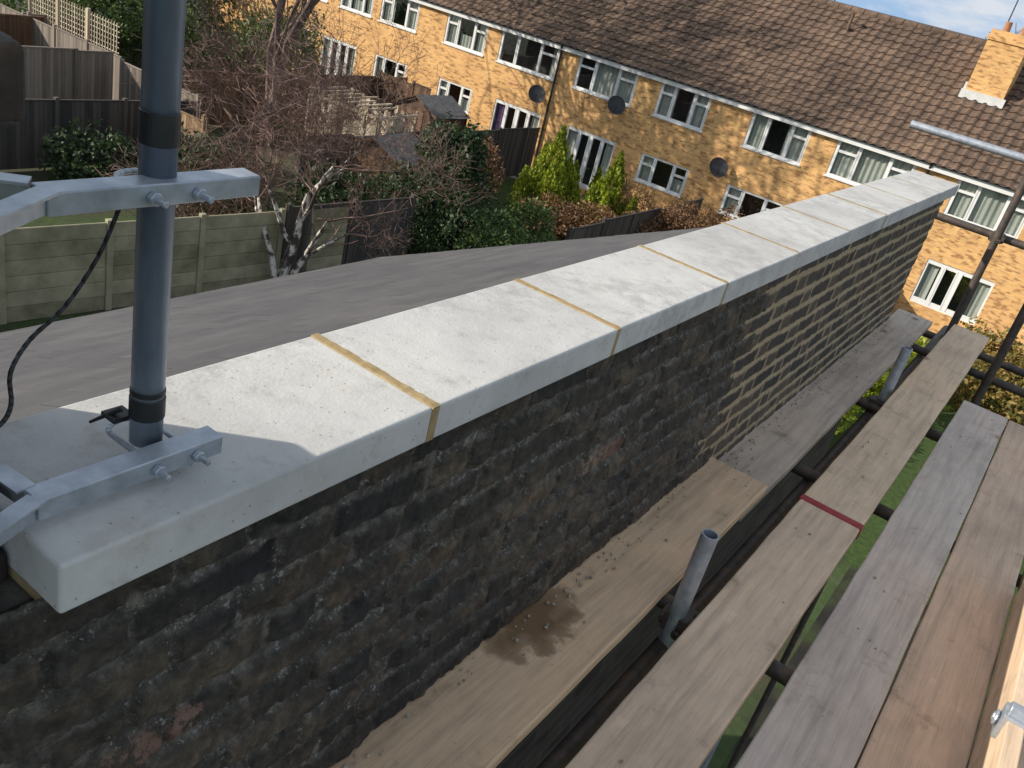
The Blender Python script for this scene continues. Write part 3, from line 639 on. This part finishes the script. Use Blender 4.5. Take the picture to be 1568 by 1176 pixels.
# ------------------------------------------------------------ vegetation
def leaves(name,blobs,size,mt,shape='blob',parent=None):
    Vs=[];Rs=[]
    for (cx,cy,cz,rx,ry,rz,n) in blobs:
        d=rng.normal(size=(n,3)); d/=np.linalg.norm(d,axis=1)[:,None]
        if shape=='cone':
            t=rng.random(n)**.8; a=rng.random(n)*2*np.pi; lobes=1+.26*np.sin(5*a+7*t)+.2*np.sin(9*a-11*t)
            rr=(1-t)**.65*np.minimum(1,(t+.12)*4)*lobes*np.sqrt(rng.uniform(.45,1,n))
            P=np.stack([cx+rx*rr*np.cos(a),cy+ry*rr*np.sin(a),cz+rz*2*t+.15*np.sin(9*a)*t],1)
        else:
            ph=rng.uniform(0,6,4); lump=1+.2*np.sin(3.1*d[:,0]*2+ph[0])*np.sin(4*d[:,1]+ph[1])+.18*np.sin(7*d[:,2]+ph[2]+3*d[:,0])+.1*np.sin(11*d[:,1]+ph[3])
            rad=rng.uniform(.35,1,n)**.45*lump
            P=np.array([cx,cy,cz])+d*rad[:,None]*np.array([rx,ry,rz])
        P[:,2]=np.maximum(P[:,2],.03)
        u=rng.normal(size=(n,3)); 
        if shape=='cone': u=u*.5+np.array([0,0,1.])
        u/=np.linalg.norm(u,axis=1)[:,None]
        w_=np.cross(u,rng.normal(size=(n,3))); w_/=np.linalg.norm(w_,axis=1)[:,None]
        s=size*rng.uniform(.6,1.4,n)[:,None]
        Vs.append(np.stack([P-u*s,P+w_*s*.5,P+u*s,P-w_*s*.5],1).reshape(-1,3))
        Rs.append(rng.random(n))
    V=np.concatenate(Vs); R=np.concatenate(Rs); n=len(R)
    me=bpy.data.meshes.new(name); me.vertices.add(len(V)); me.vertices.foreach_set('co',V.ravel()); me.loops.add(n*4); me.loops.foreach_set('vertex_index',np.arange(n*4)); me.polygons.add(n); me.polygons.foreach_set('loop_start',np.arange(n)*4); me.polygons.foreach_set('loop_total',np.full(n,4)); me.update(calc_edges=True)
    me.materials.append(mt); a=me.attributes.new('rnd','FLOAT','FACE'); a.data.foreach_set('value',R)
    o=bpy.data.objects.new(name,me); S.collection.objects.link(o)
    if parent: o.parent=parent
    return o
def conif(x,y,r,h,seed,N=17):
    q=np.random.default_rng(seed); bl=[(x,y,h*.12,r*.55,r*.55,h*.44,2600)]
    for i in range(N):
        a=q.uniform(0,6.28); d=r*q.uniform(.25,.8); z0=q.uniform(0.05,.45)*h*(1-d/r*.6); bl.append((x+d*math.cos(a),y+d*math.sin(a),z0,r*.33,r*.33,h*q.uniform(.15,.26),650))
    return bl
def grow(mb,p,d,L,r,depth,spread,up=.15,kids=(2,4),mi_t=1,thick_mi=0,minr=.004):
    n=4 if depth>1 else 2; q=Vector(p); dd=Vector(d).normalized()
    for i in range(n):
        dd=(dd+Vector((random.gauss(0,.16),random.gauss(0,.16),random.gauss(0,.12)+up*.3))).normalized()
        nq=q+dd*(L/n); r0=r*(1-.5*i/n); r1=r*(1-.5*(i+1)/n)
        mb.tube(q,nq,max(r0,minr),max(r1,minr),6 if r>.03 else 3,thick_mi if r>.03 else mi_t,caps=False)
        q=nq
        if depth>0 and i>=1:
            for k in range(random.randint(*kids) if i==n-1 else random.randint(0,2)):
                a=random.uniform(0,2*math.pi); o_=dd.orthogonal().normalized(); o_.rotate(Matrix.Rotation(a,3,dd)) 
                nd_=(dd*(1-spread*.5)+o_*spread+Vector((0,0,up))).normalized()
                grow(mb,q,nd_,L*random.uniform(.55,.8),r1*random.uniform(.5,.75),depth-1,spread,up,kids,mi_t,thick_mi,minr)
def baretree(name,base,stems,seed,mats,depth=5,kids=(2,3),spread=.75,up=.12,minr=.004):
    random.seed(seed); m=MB()
    for d,L,r,off in stems: grow(m,Vector(base)+Vector(off),d,L,r,depth,spread,up,kids,minr=minr)
    return m.done(name,mats)
BT=[M['bark'],M['twig']]
baretree('bare_garden_tree',(-12.9,12.3,0),[((-.12,.05,1),2.3,.13,(0,0,0)),((.25,.1,1),1.9,.08,(.15,.1,.1)),((-.45,-.1,1),1.7,.07,(-.1,-.05,.4))],3,[M['birch'],M['twig']],depth=5,spread=.72)
baretree('bare_shrub',(-15.2,12.6,0),[((random.uniform(-.6,.6),random.uniform(-.6,.6),1),1.2,.035,(random.uniform(-.7,.7),random.uniform(-.7,.7),0)) for _ in range(7)],5,BT,depth=4,kids=(2,3))
baretree('bare_garden_tree',(-19.4,16.9,0),[((.1,0,1),2.2,.1,(0,0,0)),((-.3,.2,1),1.6,.06,(.1,.1,0))],9,BT,depth=5,kids=(2,3))
baretree('bare_garden_tree',(-23.3,20.6,0),[((.0,0,1),6.3,.2,(0,0,0)),((-.12,.1,1),5.6,.15,(.1,.1,0)),((.15,.05,1),5.4,.13,(.1,-.1,0))],18,BT,depth=4,kids=(3,4),up=.3,minr=.022)
baretree('bare_garden_tree',(-26.3,22,0),[((.1,0,1),2.3,.1,(0,0,0)),((-.3,.2,1),2,.07,(.1,.1,0))],14,BT,depth=4,kids=(2,3))
baretree('bare_shrub',(-11.2,26.3,0),[((random.uniform(-.6,.6),random.uniform(-.6,.6),1),.8,.03,(random.uniform(-1.8,1.5),random.uniform(-.6,.6),0)) for _ in range(14)],21,[M['bark'],M['brown']],depth=3,kids=(2,3),minr=.007)
baretree('distant_bare_tree',(-7,62,0),[((.1,0,1),4,.2,(0,0,0)),((-.3,.2,1),3.5,.15,(.1,.1,0))],31,BT,depth=5,kids=(2,3),minr=.02)
leaves('ivy_bush',[(-12.9,17.6,1.7,1.0,1.0,1.75,8000),(-11.9,17.2,1.0,1.0,1.0,1.2,4000),(-14.2,17.2,1.0,1.0,1.0,1.1,3500),(-12.7,17.6,3.0,.5,.5,.6,2000),(-13.6,17.5,2.7,.4,.4,.6,1400)],.055,M['ivy'])
leaves('evergreen_shrub',[(-11.2,17.6,.85,.9,.9,.95,3600),(-10.6,18.9,.7,.7,.7,.75,2200),(-11.6,19.6,1.0,.8,.7,.95,2600)],.06,M['green'])
leaves('golden_conifer',conif(-14.2,24.6,1.25,2.9,3),.06,M['lime'],'cone')
leaves('golden_conifer',conif(-12.4,25.4,1.05,2.6,5,14),.06,M['lime'],'cone')
leaves('russet_shrub',[(-13.2,23.4,.5,1.1,.7,.6,3400),(-11.6,23.9,.6,1.2,.8,.75,4200),(-9.9,25.6,.95,1.0,.9,.95,3800),(-10.7,24.6,.6,1.0,.8,.7,3000),(-9.0,26.8,1.0,.8,.8,.95,2400)],.05,M['brown'])
leaves('dark_hedge',[(-16.6,13.5,.9,1.3,1.2,1.2,4000),(-18.5,14.0,.8,1.6,.8,1.1,3500),(-15.3,16.0,.8,1.2,.8,1.0,3000),(-20,12.5,.6,.9,1.2,.8,2000)],.07,M['ivy'])
leaves('ivy_bush',[(-26.6,24.5,1.6,1.5,1.3,1.9,5000),(-28.8,25,1.3,1.4,1.2,1.6,3500),(-29.5,21.5,1.4,1.5,1.2,1.6,3500)],.08,M['green'])
leaves('evergreen_shrub',[(-31,19.6,1.9,1.6,1.2,1.4,4000),(-34,19,1.5,2,1.6,1.8,4000)],.08,M['green'])
leaves('dark_hedge',[(-33,22,1.6,2.4,3,2.2,7000),(-37,27,2,2.4,3,3.2,7000)],.1,M['ivy'])
leaves('russet_shrub',[(-15.6,22.6,1.1,.6,.8,1.2,2400)],.06,M['brown'])
leaves('photinia_hedge',[(.6,24,.8,1.6,1.2,1.0,6000),(3.2,24,.8,1.6,1.2,1.0,5000),(-.5,26.6,.7,1,.8,.9,2500)],.07,M['hedge'])
leaves('evergreen_shrub',[(-2,22.5,.7,1.0,2.0,.8,5000),(-3,18.5,.6,.9,2,.7,4000)],.07,M['lime'])
leaves('distant_tree_mass',[(-60+i*7,75+random.uniform(-4,4),3+random.random()*2,5,4,4,1800) for i in range(20)],.5,M['brown'])
d=empty('distant_house'); m=MB(); m.box((-24,70,0),(-9,78,7.8)); m.done('walls',[M['buff']],d); m=MB(); m.quad((-24.4,69.6,7.7),(-8.6,69.6,7.7),(-8.6,74,9.2),(-24.4,74,9.2)); m.quad((-24.4,78.4,7.7),(-24.4,74,9.2),(-8.6,74,9.2),(-8.6,78.4,7.7)); m.done('roof',[M['slate']],d)
# ------------------------------------------------------------ light
E=math.radians(28); hx,hy=.76,.65
sun=bpy.data.lights.new('sun','SUN'); sun.energy=5; sun.angle=math.radians(.5); sun.color=(1,.92,.80)
so=bpy.data.objects.new('sun',sun); S.collection.objects.link(so)
so.rotation_euler=Vector((hx*math.cos(E),hy*math.cos(E),-math.sin(E))).to_track_quat('-Z','Y').to_euler()
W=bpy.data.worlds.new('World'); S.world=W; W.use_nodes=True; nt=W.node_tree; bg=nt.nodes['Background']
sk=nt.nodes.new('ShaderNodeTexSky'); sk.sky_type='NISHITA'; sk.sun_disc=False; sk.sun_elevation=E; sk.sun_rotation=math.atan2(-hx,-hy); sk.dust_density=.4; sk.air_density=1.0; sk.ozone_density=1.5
base=mix(nt,1.0,sk.outputs[0],(1.55,1.33,1.06),'MULTIPLY')  # warm gain on the sky colour, added as extra fill for shaded parts
tc=nt.nodes.new('ShaderNodeTexCoord'); sp=nt.nodes.new('ShaderNodeSeparateXYZ'); nt.links.new(tc.outputs['Generated'],sp.inputs[0])
hz=ramp(nt,sp.outputs[2],[(.0,(1,1,1)),(.16,(.85,.85,.85)),(.30,(0,0,0))])
base=mix(nt,hz,base,(2.3,3.5,5.2))
mp=nt.nodes.new('ShaderNodeMapping'); mp.inputs['Scale'].default_value=(1,1,3.5); nt.links.new(tc.outputs['Generated'],mp.inputs[0])
f=noise(nt,mp.outputs[0],9,7,.6); cf=ramp(nt,f,[(.42,(0,0,0)),(.62,(.8,.8,.8))])
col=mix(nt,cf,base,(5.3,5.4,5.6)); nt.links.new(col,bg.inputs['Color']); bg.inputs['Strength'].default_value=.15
# ------------------------------------------------------------ camera
roll,pitch,az=.25889,.45778,.50658
cr,sr=math.cos(roll),math.sin(roll); ct,st_=math.cos(pitch),math.sin(pitch); ca,sa=math.cos(az),math.sin(az)
hr=Vector((ca,sa,0)); hf=Vector((-sa,ca,0)); Z=Vector((0,0,1)); fw=ct*hf-st_*Z; lu=st_*hf+ct*Z
right=cr*hr+sr*lu; up=-sr*hr+cr*lu
cam=bpy.data.cameras.new('camera'); co=bpy.data.objects.new('camera',cam); S.collection.objects.link(co)
Mx=Matrix((right,up,-fw)).transposed().to_4x4(); Mx.translation=(0,0,CZ); co.matrix_world=Mx
cam.sensor_width=36; cam.lens=1344.33/1568*36; cam.clip_start=.02; cam.clip_end=2000
S.camera=co
S.view_settings.view_transform='Standard'; S.view_settings.look='None'; S.view_settings.exposure=0
